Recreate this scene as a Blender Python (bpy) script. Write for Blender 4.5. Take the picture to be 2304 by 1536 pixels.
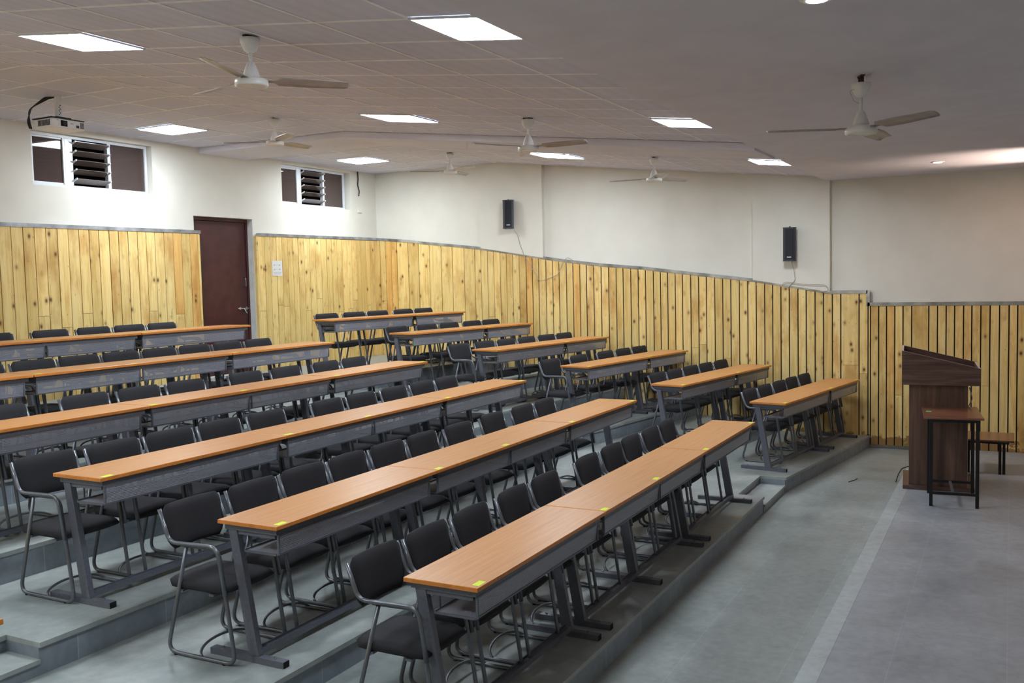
import bpy, bmesh, math, random
from mathutils import Vector, Matrix
random.seed(7)
for o in list(bpy.data.objects): bpy.data.objects.remove(o)
S = bpy.context.scene
COL = S.collection
PI = math.pi
def rad(a): return math.radians(a)
ZC = 2.39            # camera height above the main floor

# ---------------------------------------------------------------- camera
yaw, pitch, roll, FPX = rad(27.841), rad(3.733), rad(-1.322), 2130.05
cy, sy = math.cos(yaw), math.sin(yaw)
fw = Vector((cy, sy, 0)); rt = Vector((sy, -cy, 0)); up = Vector((0, 0, 1))
f2 = fw*math.cos(pitch) - up*math.sin(pitch); u2 = up*math.cos(pitch) + fw*math.sin(pitch)
r3 = rt*math.cos(roll) + u2*math.sin(roll); u3 = u2*math.cos(roll) - rt*math.sin(roll)
cd = bpy.data.cameras.new('camera'); cam = bpy.data.objects.new('camera', cd); COL.objects.link(cam)
cd.sensor_width = 36; cd.lens = FPX/2304*36; cd.clip_start = 0.05
m = Matrix((r3, u3, -f2)).transposed().to_4x4(); m.translation = Vector((0, 0, ZC))
cam.matrix_world = m
S.camera = cam

# ---------------------------------------------------------------- world, exposure
w = bpy.data.worlds.new('night'); S.world = w; w.use_nodes = True
w.node_tree.nodes['Background'].inputs[0].default_value = (0.05, 0.04, 0.035, 1)
w.node_tree.nodes['Background'].inputs[1].default_value = 0.35
S.view_settings.view_transform = 'Standard'; S.view_settings.look = 'None'
S.view_settings.gamma = 1; S.view_settings.use_curve_mapping = False
S.view_settings.exposure = 0.0
PANEL_E = 63.0       # strength of the LED ceiling panels
PANEL_C = (0.83, 0.925, 1.0, 1)
WARM_E = 240.0        # watts of the invented pendant that supplies the warm ceiling glow

# ---------------------------------------------------------------- materials
def new_mat(name):
    mt = bpy.data.materials.new(name); mt.use_nodes = True
    nt = mt.node_tree; return mt, nt, nt.nodes['Principled BSDF']
def nd(nt, t, **k):
    n = nt.nodes.new(t)
    for a, b in k.items(): setattr(n, a, b)
    return n
def ramp(nt, stops):
    r = nd(nt, 'ShaderNodeValToRGB')
    e = r.color_ramp.elements
    while len(e) < len(stops): e.new(0.5)
    for i, (p, c) in enumerate(stops):
        e[i].position = p; e[i].color = (*c, 1) if len(c) == 3 else c
    return r
def coords(nt, scale=(1, 1, 1), out='Object'):
    tc = nd(nt, 'ShaderNodeTexCoord'); mp = nd(nt, 'ShaderNodeMapping')
    mp.inputs['Scale'].default_value = scale
    nt.links.new(tc.outputs[out], mp.inputs['Vector']); return mp
def noise(nt, vec, scale, detail=4, rough=0.5, dist=0.0):
    n = nd(nt, 'ShaderNodeTexNoise'); n.inputs['Scale'].default_value = scale
    n.inputs['Detail'].default_value = detail; n.inputs['Roughness'].default_value = rough
    n.inputs['Distortion'].default_value = dist
    nt.links.new(vec.outputs[0], n.inputs['Vector']); return n
def mixc(nt, fac, a, b, mode='MIX'):
    mx = nd(nt, 'ShaderNodeMix', data_type='RGBA', blend_type=mode)
    for sock, v in ((mx.inputs[0], fac), (mx.inputs[6], a), (mx.inputs[7], b)):
        if hasattr(v, 'outputs') or isinstance(v, bpy.types.NodeSocket):
            nt.links.new(v if isinstance(v, bpy.types.NodeSocket) else v.outputs[0], sock)
        elif isinstance(v, (int, float)): sock.default_value = v
        else: sock.default_value = (*v, 1)
    return mx.outputs[2]
def simple(name, c, rough=0.5, metal=0.0, var=0.08, scale=30, bump=0.0, spec=0.5):
    mt, nt, b = new_mat(name)
    mp = coords(nt); n = noise(nt, mp, scale)
    c2 = tuple(max(0, x*(1-var*2)) for x in c); c3 = tuple(min(1, x*(1+var*2)) for x in c)
    r = ramp(nt, [(0.3, c2), (0.7, c3)]); nt.links.new(n.outputs[0], r.inputs[0])
    nt.links.new(r.outputs[0], b.inputs['Base Color'])
    b.inputs['Roughness'].default_value = rough; b.inputs['Metallic'].default_value = metal
    b.inputs['Specular IOR Level'].default_value = spec
    if bump:
        bp = nd(nt, 'ShaderNodeBump'); bp.inputs['Strength'].default_value = bump; bp.inputs['Distance'].default_value = 0.002
        nt.links.new(n.outputs[0], bp.inputs['Height']); nt.links.new(bp.outputs[0], b.inputs['Normal'])
    return mt
M = {}
M['grey_metal'] = simple('grey_metal', (0.135, 0.142, 0.175), 0.38, 0.15, 0.06, 60)
M['tube_metal'] = simple('tube_metal', (0.16, 0.17, 0.195), 0.28, 0.5, 0.05, 60)
M['fabric'] = simple('fabric', (0.030, 0.029, 0.034), 0.9, 0, 0.2, 500, 0.6, 0.35)
M['black_plastic'] = simple('black_plastic', (0.012, 0.012, 0.014), 0.45, 0, 0.1, 80)
M['hole_black'] = simple('hole_black', (0.004, 0.004, 0.004), 0.9, 0, 0.1, 80)
M['edge_orange'] = simple('edge_orange', (0.70, 0.24, 0.04), 0.4, 0, 0.06, 20)
M['sticker'] = simple('sticker', (0.72, 0.85, 0.03), 0.6, 0, 0.05, 100)
M['green'] = simple('green', (0.10, 0.62, 0.12), 0.6, 0, 0.1, 100)
M['wall'] = simple('wall', (0.765, 0.74, 0.665), 0.75, 0, 0.015, 3, 0.02, 0.3)
M['plaster'] = simple('plaster', (0.75, 0.735, 0.82), 0.8, 0, 0.02, 3, 0.02, 0.3)
M['tile_ceiling'] = None
M['tbar'] = simple('tbar', (0.88, 0.87, 0.92), 0.5, 0, 0.05, 10)
M['trim_steel'] = simple('trim_steel', (0.42, 0.43, 0.45), 0.28, 0.85, 0.25, 5)
M['dark_gap'] = simple('dark_gap', (0.02, 0.012, 0.008), 0.9, 0, 0.1, 10)
M['white_paint'] = simple('white_paint', (0.88, 0.87, 0.86), 0.3, 0, 0.02, 20)
M['alu_white'] = simple('alu_white', (0.72, 0.75, 0.80), 0.35, 0.1, 0.02, 20)
M['blade'] = simple('blade', (0.42, 0.37, 0.34), 0.3, 0.0, 0.08, 12)
M['maroon'] = simple('maroon', (0.066, 0.016, 0.017), 0.35, 0, 0.12, 6, 0.04)
M['jamb_grey'] = simple('jamb_grey', (0.66, 0.65, 0.63), 0.6, 0, 0.04, 8)
M['steel'] = simple('steel', (0.6, 0.6, 0.6), 0.25, 1.0, 0.05, 40)
M['paper'] = simple('paper', (0.75, 0.75, 0.74), 0.8, 0, 0.02, 20)
M['ink'] = simple('ink', (0.30, 0.30, 0.31), 0.8, 0, 0.2, 120)
M['wire_white'] = simple('wire_white', (0.45, 0.42, 0.36), 0.6, 0, 0.05, 20)
M['wire_dark'] = simple('wire_dark', (0.02, 0.016, 0.015), 0.6, 0, 0.1, 20)
M['rust'] = simple('rust', (0.06, 0.02, 0.012), 0.8, 0, 0.2, 60)
M['board_edge'] = simple('board_edge', (0.42, 0.34, 0.30), 0.5, 0, 0.1, 30)
M['black_iron'] = simple('black_iron', (0.012, 0.010, 0.012), 0.35, 0.2, 0.1, 60)
M['white_case'] = simple('white_case', (0.85, 0.85, 0.87), 0.4, 0, 0.02, 30)
M['speaker_side'] = simple('speaker_side', (0.028, 0.030, 0.042), 0.45, 0.1, 0.1, 60)
M['speaker_grille'] = simple('speaker_grille', (0.010, 0.011, 0.018), 0.6, 0.2, 0.3, 900, 0.5)

def laminate(name, cols, scale, rough, seed=0.0, bands=None):
    mt, nt, b = new_mat(name)
    mp = coords(nt, scale); mp.inputs['Location'].default_value = (seed, seed*2.3, seed*1.7)
    n = noise(nt, mp, 1.0, 8, 0.6, 0.6)
    r = ramp(nt, cols); nt.links.new(n.outputs[0], r.inputs[0])
    nt.links.new(r.outputs[0], b.inputs['Base Color']); b.inputs['Roughness'].default_value = rough
    return mt
M['desk_top'] = laminate('desk_top', [(0.25, (0.47, 0.195, 0.062)), (0.5, (0.57, 0.255, 0.088)), (0.75, (0.64, 0.305, 0.115))], (2.2, 60, 60), 0.33)
M['walnut_h'] = laminate('walnut_h', [(0.3, (0.050, 0.026, 0.021)), (0.5, (0.115, 0.060, 0.047)), (0.72, (0.20, 0.115, 0.09))], (1.6, 1.6, 26), 0.38)
M['walnut_v'] = laminate('walnut_v', [(0.3, (0.050, 0.026, 0.020)), (0.5, (0.105, 0.054, 0.038)), (0.72, (0.19, 0.10, 0.068))], (16, 16, 0.9), 0.38, 3.0)
M['brown_top'] = laminate('brown_top', [(0.3, (0.15, 0.055, 0.030)), (0.5, (0.22, 0.088, 0.05)), (0.72, (0.29, 0.13, 0.08))], (3, 30, 30), 0.25)

def perforated():
    mt, nt, b = new_mat('perforated_steel')
    b.inputs['Base Color'].default_value = (0.46, 0.47, 0.55, 1); b.inputs['Roughness'].default_value = 0.38
    b.inputs['Metallic'].default_value = 0.2
    tc = nd(nt, 'ShaderNodeTexCoord'); sp = nd(nt, 'ShaderNodeSeparateXYZ'); nt.links.new(tc.outputs['Object'], sp.inputs[0])
    def mth(op, a, bb=None):
        n = nd(nt, 'ShaderNodeMath', operation=op)
        for i, v in enumerate((a, bb)):
            if v is None: continue
            if isinstance(v, (int, float)): n.inputs[i].default_value = v
            else: nt.links.new(v, n.inputs[i])
        return n.outputs[0]
    P = 0.0085
    u = mth('SUBTRACT', mth('FRACT', mth('DIVIDE', sp.outputs[0], P)), 0.5)
    yz = mth('ADD', sp.outputs[1], sp.outputs[2])
    v = mth('SUBTRACT', mth('FRACT', mth('DIVIDE', yz, P)), 0.5)
    d = mth('SQRT', mth('ADD', mth('MULTIPLY', u, u), mth('MULTIPLY', v, v)))
    hole = mth('LESS_THAN', d, 0.36)
    tr = nd(nt, 'ShaderNodeBsdfTransparent'); mx = nd(nt, 'ShaderNodeMixShader')
    nt.links.new(hole, mx.inputs[0]); nt.links.new(b.outputs[0], mx.inputs[1]); nt.links.new(tr.outputs[0], mx.inputs[2])
    nt.links.new(mx.outputs[0], nt.nodes['Material Output'].inputs[0]); return mt
M['perforated'] = perforated()

def stone(name, a, bcol, rough, brick, grout, vary=0.12, spec=0.5):
    mt, nt, b = new_mat(name)
    mp = coords(nt)
    n1 = noise(nt, mp, 1.3, 6, 0.62, 0.4); n2 = noise(nt, mp, 14, 5, 0.6)
    r = ramp(nt, [(0.32, a), (0.68, bcol)]); nt.links.new(n1.outputs[0], r.inputs[0])
    r2 = ramp(nt, [(0.3, (0.86, 0.86, 0.86)), (0.7, (1.10, 1.10, 1.10))]); nt.links.new(n2.outputs[0], r2.inputs[0])
    c = mixc(nt, 1.0, r.outputs[0], r2.outputs[0], 'MULTIPLY')
    if brick:
        bt = nd(nt, 'ShaderNodeTexBrick'); nt.links.new(mp.outputs[0], bt.inputs['Vector'])
        bt.inputs['Scale'].default_value = 1.0; bt.inputs['Brick Width'].default_value = brick[0]; bt.inputs['Row Height'].default_value = brick[1]
        bt.inputs['Mortar Size'].default_value = 0.003; bt.inputs['Mortar Smooth'].default_value = 0.2
        bt.inputs['Color1'].default_value = (1-vary, 1-vary, 1-vary, 1); bt.inputs['Color2'].default_value = (1, 1, 1, 1)
        bt.inputs['Mortar'].default_value = (grout, grout, grout, 1)
        c = mixc(nt, 1.0, c, bt.outputs['Color'], 'MULTIPLY')
    nt.links.new(c, b.inputs['Base Color'])
    rr = ramp(nt, [(0.3, (rough-0.1,)*3), (0.7, (rough+0.14,)*3)]); nt.links.new(n1.outputs[0], rr.inputs[0])
    nt.links.new(rr.outputs[0], b.inputs['Roughness']); b.inputs['Specular IOR Level'].default_value = spec
    bp = nd(nt, 'ShaderNodeBump'); bp.inputs['Strength'].default_value = 0.12; bp.inputs['Distance'].default_value = 0.004
    nt.links.new(n2.outputs[0], bp.inputs['Height']); nt.links.new(bp.outputs[0], b.inputs['Normal'])
    return mt
M['floor'] = stone('floor_stone', (0.225, 0.250, 0.240), (0.365, 0.395, 0.385), 0.45, (1.2, 0.6), 1.12, 0.07)
M['stage'] = stone('stage_stone', (0.27, 0.285, 0.315), (0.385, 0.40, 0.43), 0.42, (1.2, 0.62), 1.10, 0.08)
M['tread'] = stone('tread_stone', (0.27, 0.305, 0.30), (0.42, 0.45, 0.44), 0.4, (1.3, 1.19), 1.08, 0.06)
M['border'] = stone('border_stone', (0.35, 0.385, 0.40), (0.45, 0.48, 0.495), 0.4, (0.9, 5.0), 0.8, 0.06)
M['riser'] = stone('riser_stone', (0.20, 0.24, 0.29), (0.34, 0.385, 0.44), 0.5, (0.62, 9.0), 1.45, 0.18)
for n_ in M['riser'].node_tree.nodes:
    if n_.type == 'TEX_BRICK':
        cx_ = M['riser'].node_tree.nodes.new('ShaderNodeCombineXYZ'); sx_ = M['riser'].node_tree.nodes.new('ShaderNodeSeparateXYZ')
        M['riser'].node_tree.links.new(n_.inputs['Vector'].links[0].from_socket, sx_.inputs[0])
        M['riser'].node_tree.links.new(sx_.outputs[0], cx_.inputs[0]); M['riser'].node_tree.links.new(sx_.outputs[2], cx_.inputs[1])
        M['riser'].node_tree.links.new(cx_.outputs[0], n_.inputs['Vector']); n_.offset = 0.5

def ceiling_tile():
    mt, nt, b = new_mat('ceiling_tile')
    tc = nd(nt, 'ShaderNodeTexCoord')
    vo = nd(nt, 'ShaderNodeTexVoronoi'); vo.inputs['Scale'].default_value = 62; vo.inputs['Randomness'].default_value = 0.0
    nt.links.new(tc.outputs['Object'], vo.inputs['Vector'])
    r = ramp(nt, [(0.22, (0.575, 0.58, 0.69)), (0.34, (0.705, 0.71, 0.845))]); nt.links.new(vo.outputs['Distance'], r.inputs[0])
    mp = coords(nt); n = noise(nt, mp, 1.1, 3)
    r2 = ramp(nt, [(0.3, (0.93, 0.93, 0.93)), (0.7, (1.03, 1.03, 1.03))]); nt.links.new(n.outputs[0], r2.inputs[0])
    nt.links.new(mixc(nt, 1.0, r.outputs[0], r2.outputs[0], 'MULTIPLY'), b.inputs['Base Color'])
    b.inputs['Roughness'].default_value = 0.75; return mt
M['tile_ceiling'] = ceiling_tile()

def planks():
    mt, nt, b = new_mat('pine_planks')
    at = nd(nt, 'ShaderNodeAttribute', attribute_name='plank')
    tc = nd(nt, 'ShaderNodeTexCoord')
    off = nd(nt, 'ShaderNodeVectorMath', operation='MULTIPLY_ADD'); off.inputs[1].default_value = (1, 1, 1)
    cmb = nd(nt, 'ShaderNodeCombineXYZ')
    sc = nd(nt, 'ShaderNodeMath', operation='MULTIPLY'); sc.inputs[1].default_value = 37.0
    nt.links.new(at.outputs['Fac'], sc.inputs[0]); nt.links.new(sc.outputs[0], cmb.inputs[2]); nt.links.new(sc.outputs[0], cmb.inputs[0])
    nt.links.new(tc.outputs['Object'], off.inputs[0]); nt.links.new(cmb.outputs[0], off.inputs[2])
    mp = nd(nt, 'ShaderNodeMapping'); mp.inputs['Scale'].default_value = (26, 26, 1.5); nt.links.new(off.outputs[0], mp.inputs[0])
    grain = noise(nt, mp, 1.0, 6, 0.6, 0.8)
    mp2 = nd(nt, 'ShaderNodeMapping'); mp2.inputs['Scale'].default_value = (3.4, 3.4, 1.5); nt.links.new(off.outputs[0], mp2.inputs[0])
    blot = noise(nt, mp2, 1.0, 4, 0.6)
    g = ramp(nt, [(0.2, (0.64, 0.41, 0.13)), (0.5, (0.86, 0.64, 0.26)), (0.8, (0.92, 0.745, 0.38))]); nt.links.new(grain.outputs[0], g.inputs[0])
    br = ramp(nt, [(0.50, (0, 0, 0)), (0.72, (1, 1, 1))]); nt.links.new(blot.outputs[0], br.inputs[0])
    f = nd(nt, 'ShaderNodeMath', operation='MULTIPLY'); f.inputs[1].default_value = 0.7; nt.links.new(br.outputs[0], f.inputs[0])
    c = mixc(nt, f.outputs[0], g.outputs[0], (0.50, 0.23, 0.045))
    # knots
    mp3 = nd(nt, 'ShaderNodeMapping'); mp3.inputs['Scale'].default_value = (8.0, 8.0, 5.0); nt.links.new(off.outputs[0], mp3.inputs[0])
    vo = nd(nt, 'ShaderNodeTexVoronoi'); vo.inputs['Scale'].default_value = 1.0; nt.links.new(mp3.outputs[0], vo.inputs['Vector'])
    k1 = ramp(nt, [(0.06, (1, 1, 1)), (0.11, (0.7, 0.7, 0.7)), (0.17, (0.25, 0.25, 0.25)), (0.30, (0, 0, 0))]); nt.links.new(vo.outputs['Distance'], k1.inputs[0])
    sep = nd(nt, 'ShaderNodeSeparateColor'); nt.links.new(vo.outputs['Color'], sep.inputs[0])
    gt = nd(nt, 'ShaderNodeMath', operation='GREATER_THAN'); gt.inputs[1].default_value = 0.35; nt.links.new(sep.outputs[0], gt.inputs[0])
    kk = nd(nt, 'ShaderNodeMath', operation='MULTIPLY'); nt.links.new(k1.outputs[0], kk.inputs[0]); nt.links.new(gt.outputs[0], kk.inputs[1])
    c = mixc(nt, kk.outputs[0], c, (0.16, 0.055, 0.014))
    # small nail holes / pin knots
    mp4 = nd(nt, 'ShaderNodeMapping'); mp4.inputs['Scale'].default_value = (24, 24, 9); nt.links.new(off.outputs[0], mp4.inputs[0])
    v2 = nd(nt, 'ShaderNodeTexVoronoi'); nt.links.new(mp4.outputs[0], v2.inputs['Vector']); v2.inputs['Scale'].default_value = 1.0
    k2 = ramp(nt, [(0.05, (0.8, 0.8, 0.8)), (0.12, (0, 0, 0))]); nt.links.new(v2.outputs['Distance'], k2.inputs[0])
    s2 = nd(nt, 'ShaderNodeSeparateColor'); nt.links.new(v2.outputs['Color'], s2.inputs[0])
    g2 = nd(nt, 'ShaderNodeMath', operation='GREATER_THAN'); g2.inputs[1].default_value = 0.8; nt.links.new(s2.outputs[0], g2.inputs[0])
    kk2 = nd(nt, 'ShaderNodeMath', operation='MULTIPLY'); nt.links.new(k2.outputs[0], kk2.inputs[0]); nt.links.new(g2.outputs[0], kk2.inputs[1])
    c = mixc(nt, kk2.outputs[0], c, (0.15, 0.06, 0.02))
    # every board its own tone; a few reddish boards
    tone = ramp(nt, [(0.0, (0.88, 0.84, 0.74)), (0.5, (1.0, 1.0, 1.0)), (0.955, (1.08, 1.05, 1.0)), (0.965, (0.97, 0.82, 0.66)), (1.0, (0.94, 0.74, 0.56))])
    nt.links.new(at.outputs['Fac'], tone.inputs[0])
    c = mixc(nt, 1.0, c, tone.outputs[0], 'MULTIPLY')
    # damp stain creeping up from the floor, irregular
    sp = nd(nt, 'ShaderNodeSeparateXYZ'); nt.links.new(tc.outputs['Object'], sp.inputs[0])
    mp5 = coords(nt, (5, 5, 5)); n5 = noise(nt, mp5, 1.0, 5, 0.7)
    ma = nd(nt, 'ShaderNodeMath', operation='MULTIPLY_ADD'); ma.inputs[1].default_value = -0.55; nt.links.new(n5.outputs[0], ma.inputs[0]); nt.links.new(sp.outputs[2], ma.inputs[2])
    st = ramp(nt, [(0.0, (0.8, 0.8, 0.8)), (0.02, (0, 0, 0))])
    ad = nd(nt, 'ShaderNodeMath', operation='ADD'); ad.inputs[1].default_value = 0.14; nt.links.new(ma.outputs[0], ad.inputs[0]); nt.links.new(ad.outputs[0], st.inputs[0])
    c = mixc(nt, st.outputs[0], c, (0.22, 0.10, 0.03))
    nt.links.new(c, b.inputs['Base Color']); b.inputs['Roughness'].default_value = 0.42
    b.inputs['Specular IOR Level'].default_value = 0.4
    return mt
M['planks'] = planks()

def emis(name, c, e):
    mt, nt, b = new_mat(name)
    b.inputs['Base Color'].default_value = (0.8, 0.8, 0.8, 1)
    b.inputs['Emission Color'].default_value = c; b.inputs['Emission Strength'].default_value = e; return mt
M['led'] = emis('led_diffuser', PANEL_C, PANEL_E)
M['down'] = emis('downlight_lens', (1, 0.93, 0.85, 1), 25)
M['warm'] = emis('added_pendant_lens', (1, 0.72, 0.52, 1), 30)  # bulb of the invented pendant uplighter
def glassy(name, c, rough, trans):
    mt, nt, b = new_mat(name)
    b.inputs['Base Color'].default_value = (*c, 1); b.inputs['Roughness'].default_value = rough
    b.inputs['Transmission Weight'].default_value = trans; b.inputs['IOR'].default_value = 1.5; return mt
M['pane'] = glassy('window_glass', (0.16, 0.115, 0.105), 0.03, 0.6)
M['louvre'] = glassy('louvre_glass', (0.30, 0.25, 0.23), 0.12, 0.45)
M['night_wall'] = simple('night_wall', (0.045, 0.03, 0.027), 0.9, 0, 0.3, 2)

# ---------------------------------------------------------------- mesh helpers
def bxm(bm, x0, x1, y0, y1, z0, z1, mi=0):
    vs = [bm.verts.new(p) for p in ((x0,y0,z0),(x1,y0,z0),(x1,y1,z0),(x0,y1,z0),(x0,y0,z1),(x1,y0,z1),(x1,y1,z1),(x0,y1,z1))]
    fs = []
    for q in ((0,3,2,1),(4,5,6,7),(0,1,5,4),(1,2,6,5),(2,3,7,6),(3,0,4,7)):
        f = bm.faces.new([vs[i] for i in q]); f.material_index = mi; fs.append(f)
    return fs
def prism(bm, poly, z0, z1, mi_side=0, mi_top=0):
    """vertical prism; z1 may be a function of (x, y)"""
    area = sum(poly[i][0]*poly[(i+1) % len(poly)][1] - poly[(i+1) % len(poly)][0]*poly[i][1] for i in range(len(poly)))
    if area < 0: poly = poly[::-1]
    b = [bm.verts.new((x, y, z0)) for x, y in poly]; t = [bm.verts.new((x, y, z1)) for x, y in poly]
    n = len(poly)
    for i in range(n):
        f = bm.faces.new((b[i], b[(i+1) % n], t[(i+1) % n], t[i])); f.material_index = mi_side
    f = bm.faces.new(t); f.material_index = mi_top
    f = bm.faces.new(b[::-1]); f.material_index = mi_side
def fillet(pts, rads, seg=5, closed=False):
    out = []; n = len(pts); P = [Vector(p) for p in pts]
    for i in range(n):
        if not closed and i in (0, n-1): out.append(P[i]); continue
        a, b, c = P[i-1], P[i], P[(i+1) % n]; r = rads if isinstance(rads, (int, float)) else rads[i]
        d1 = (a-b).normalized(); d2 = (c-b).normalized(); ang = d1.angle(d2)
        t = min(r/math.tan(ang/2), (a-b).length*0.49, (c-b).length*0.49)
        p1 = b + d1*t; p2 = b + d2*t
        for k in range(seg+1):
            s = k/seg; out.append(p1*(1-s)**2 + b*2*s*(1-s) + p2*s*s)
    return out
def tube(bm, pts, r, n=8, closed=False, mi=0, cap=True):
    P = [Vector(p) for p in pts]; N = len(P); rings = []
    prev = None
    for i in range(N):
        if closed: t = (P[(i+1) % N] - P[i-1]).normalized()
        else: t = (P[min(i+1, N-1)] - P[max(i-1, 0)]).normalized()
        if prev is None:
            u = t.cross(Vector((0, 0, 1)))
            if u.length < 0.1: u = t.cross(Vector((1, 0, 0)))
            u.normalize()
        else:
            u = prev - t*prev.dot(t); u.normalize()
        prev = u; v = t.cross(u)
        rr = r[i] if isinstance(r, (list, tuple)) else r
        rings.append([bm.verts.new(P[i] + (u*math.cos(2*PI*k/n) + v*math.sin(2*PI*k/n))*rr) for k in range(n)])
    for i in range(N if closed else N-1):
        a, b = rings[i], rings[(i+1) % N]
        for k in range(n):
            f = bm.faces.new((a[k], a[(k+1) % n], b[(k+1) % n], b[k])); f.smooth = True; f.material_index = mi
    if not closed and cap:
        bm.faces.new(rings[0][::-1]).material_index = mi; bm.faces.new(rings[-1]).material_index = mi
def lathe(bm, prof, n=24, c=(0, 0, 0), mi=0, smooth=True):
    rings = []
    for r, z in prof:
        rings.append([bm.verts.new((c[0]+max(r, 1e-4)*math.cos(2*PI*k/n), c[1]+max(r, 1e-4)*math.sin(2*PI*k/n), c[2]+z)) for k in range(n)])
    for a, b in zip(rings, rings[1:]):
        for k in range(n):
            f = bm.faces.new((a[k], b[k], b[(k+1) % n], a[(k+1) % n])); f.smooth = smooth; f.material_index = mi
    bm.faces.new(rings[0]).material_index = mi; bm.faces.new(rings[-1][::-1]).material_index = mi
def obj(name, bm, mats, parent=None, bevel=0.0, loc=None):
    bmesh.ops.recalc_face_normals(bm, faces=bm.faces)
    me = bpy.data.meshes.new(name); bm.to_mesh(me); bm.free()
    for mm in (mats if isinstance(mats, (list, tuple)) else [mats]): me.materials.append(mm)
    o = bpy.data.objects.new(name, me); COL.objects.link(o)
    if parent: o.parent = parent
    if loc: o.location = loc
    if bevel:
        bv = o.modifiers.new('bevel', 'BEVEL'); bv.width = bevel; bv.segments = 2; bv.limit_method = 'ANGLE'
    return o
def boxo(name, b, mats, parent=None, bevel=0.0):
    bm = bmesh.new(); bxm(bm, *b); return obj(name, bm, mats, parent, bevel)
def empty(name, loc, rz=0.0):
    o = bpy.data.objects.new(name, None); COL.objects.link(o); o.location = loc; o.rotation_euler = (0, 0, rz)
    o.empty_display_size = 0.1; return o
def tag(o, label, cat, group=None):
    o['label'] = label; o['category'] = cat
    if group: o['group'] = group
    return o
def struct(o, label=None):
    o['kind'] = 'structure'
    if label: o['label'] = label
    return o
def copy_tree(src, parent=None):
    c = src.copy(); COL.objects.link(c)
    if parent: c.parent = parent
    for ch in list(src.children): copy_tree(ch, c)
    return c

# ---------------------------------------------------------------- room shell
def zw(z): return z + ZC              # heights measured from the camera -> room
XL, XR, YF, YB = -0.9, 13.6, -2.5, 9.8
XP = 13.53                            # face of the far-wall panelling
YP = 9.75                             # face of the back-wall panelling
T = {1: -2.21, 2: -2.04, 3: -1.86, 4: -1.655, 5: -1.445, 6: -1.245}
T = {k: v + ZC - 0.012 for k, v in T.items()}; T[0] = 0.0
YK = {1: 2.18, 2: 3.37, 3: 4.575, 4: 5.70, 5: 6.93, 6: 8.15}      # centre tier fronts
YR = {1: 2.165, 2: 3.34, 3: 4.56, 4: 5.71, 5: 6.90, 6: 7.80}      # start of the right-hand tiers
ANG = rad(8.7); TA = math.tan(ANG)
boxo_floor = boxo('floor', (XL, XR, 1.08, YB, -0.12, 0.0), M['floor']); struct(boxo_floor, 'grey polished stone floor between the stage and the tiers')
st_ = boxo('floor', (XL, XR, YF, 1.08, -0.12, 0.045), M['stage'], None, 0.004); struct(st_, 'slightly raised grey stone stage floor')
XT = XP - 0.005; YT = YP - 0.005
for k in range(1, 7):
    y = YK[k]; yr = YR[k]; dpt = 0.28
    nxt = YT if k == 6 else None
    def outline(o):
        return [(XL+0.01, y-(2.2-XL)*TA-o), (2.2, y-o), (2.2, y+dpt-o), (3.17, y+dpt-o), (3.17-0*o, y-o), (9.44, y-o), (9.44, yr+dpt-o),
                (10.4, yr+dpt-o), (10.4, yr-o), (XT, yr-(XT-10.4)*TA-o), (XT, YT), (XL+0.01, YT)]
    bm = bmesh.new()
    prism(bm, outline(0.0), 0.0, T[k]-0.028, 0, 0)
    prism(bm, outline(0.014), T[k]-0.028, T[k], 1, 1)
    # half steps in the two aisles
    zh = (T[k]+T[k-1])/2
    for xa, xb, ya in ((2.2, 3.17, y), (9.44, 10.4, (y+yr)/2)):
        bxm(bm, xa, xb, ya, ya+dpt+0.01, 0, zh-0.024, 0)
        bxm(bm, xa, xb, ya-0.012, ya+dpt-0.014, zh-0.024, zh, 1)
    o = obj('floor', bm, [M['riser'], M['tread']])
    struct(o, 'stone seating tier, number %d counted up from the stage, with half steps in the aisles' % k)

struct(boxo('floor', (XL, XR, 0.965, 1.087, 0.020, 0.0465), M['border'], None, 0.003), 'pale stone border along the stage edge')
# ceiling
SL = 0.1147
def cz(y): return zw(1.885) if y > 7.36 else zw(1.885 - SL*(7.36-y))
bm = bmesh.new()
def slab(bm, x0, x1, ys, th, dz=0.0, mi=0):
    lo = [[bm.verts.new((x, yy, cz(yy)+dz)) for yy in ys] for x in (x0, x1)]
    hi = [[bm.verts.new((x, yy, cz(yy)+dz+th)) for yy in ys] for x in (x0, x1)]
    for i in range(len(ys)-1):
        for q in ((lo[0][i], lo[0][i+1], lo[1][i+1], lo[1][i]), (hi[0][i], hi[1][i], hi[1][i+1], hi[0][i+1]),
                  (lo[0][i], hi[0][i], hi[0][i+1], lo[0][i+1]), (lo[1][i], lo[1][i+1], hi[1][i+1], hi[1][i])):
            bm.faces.new(q).material_index = mi
    for i in (0, -1): bm.faces.new((lo[0][i], lo[1][i], hi[1][i], hi[0][i])).material_index = mi
slab(bm, XL, XR, (2.27, 7.36, YB), 0.1)
struct(obj('ceiling', bm, M['tile_ceiling']), 'perforated grey tile ceiling sloping up to the back')
bm = bmesh.new(); bxm(bm, XL, XR, YF, 2.27, zw(1.25), zw(1.25)+0.15)
struct(obj('ceiling', bm, M['plaster']), 'plain lower ceiling over the stage')
for x0, x1 in ((9.56, 10.46), (2.2, 3.1)):
    bm = bmesh.new(); slab(bm, x0, x1, (2.272, 7.36, YB-0.001), 0.07, -0.074)
    struct(obj('trim_1' if x0 > 5 else 'trim_2', bm, M['plaster']), 'plain boxed bulkhead under the tile ceiling')
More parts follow.
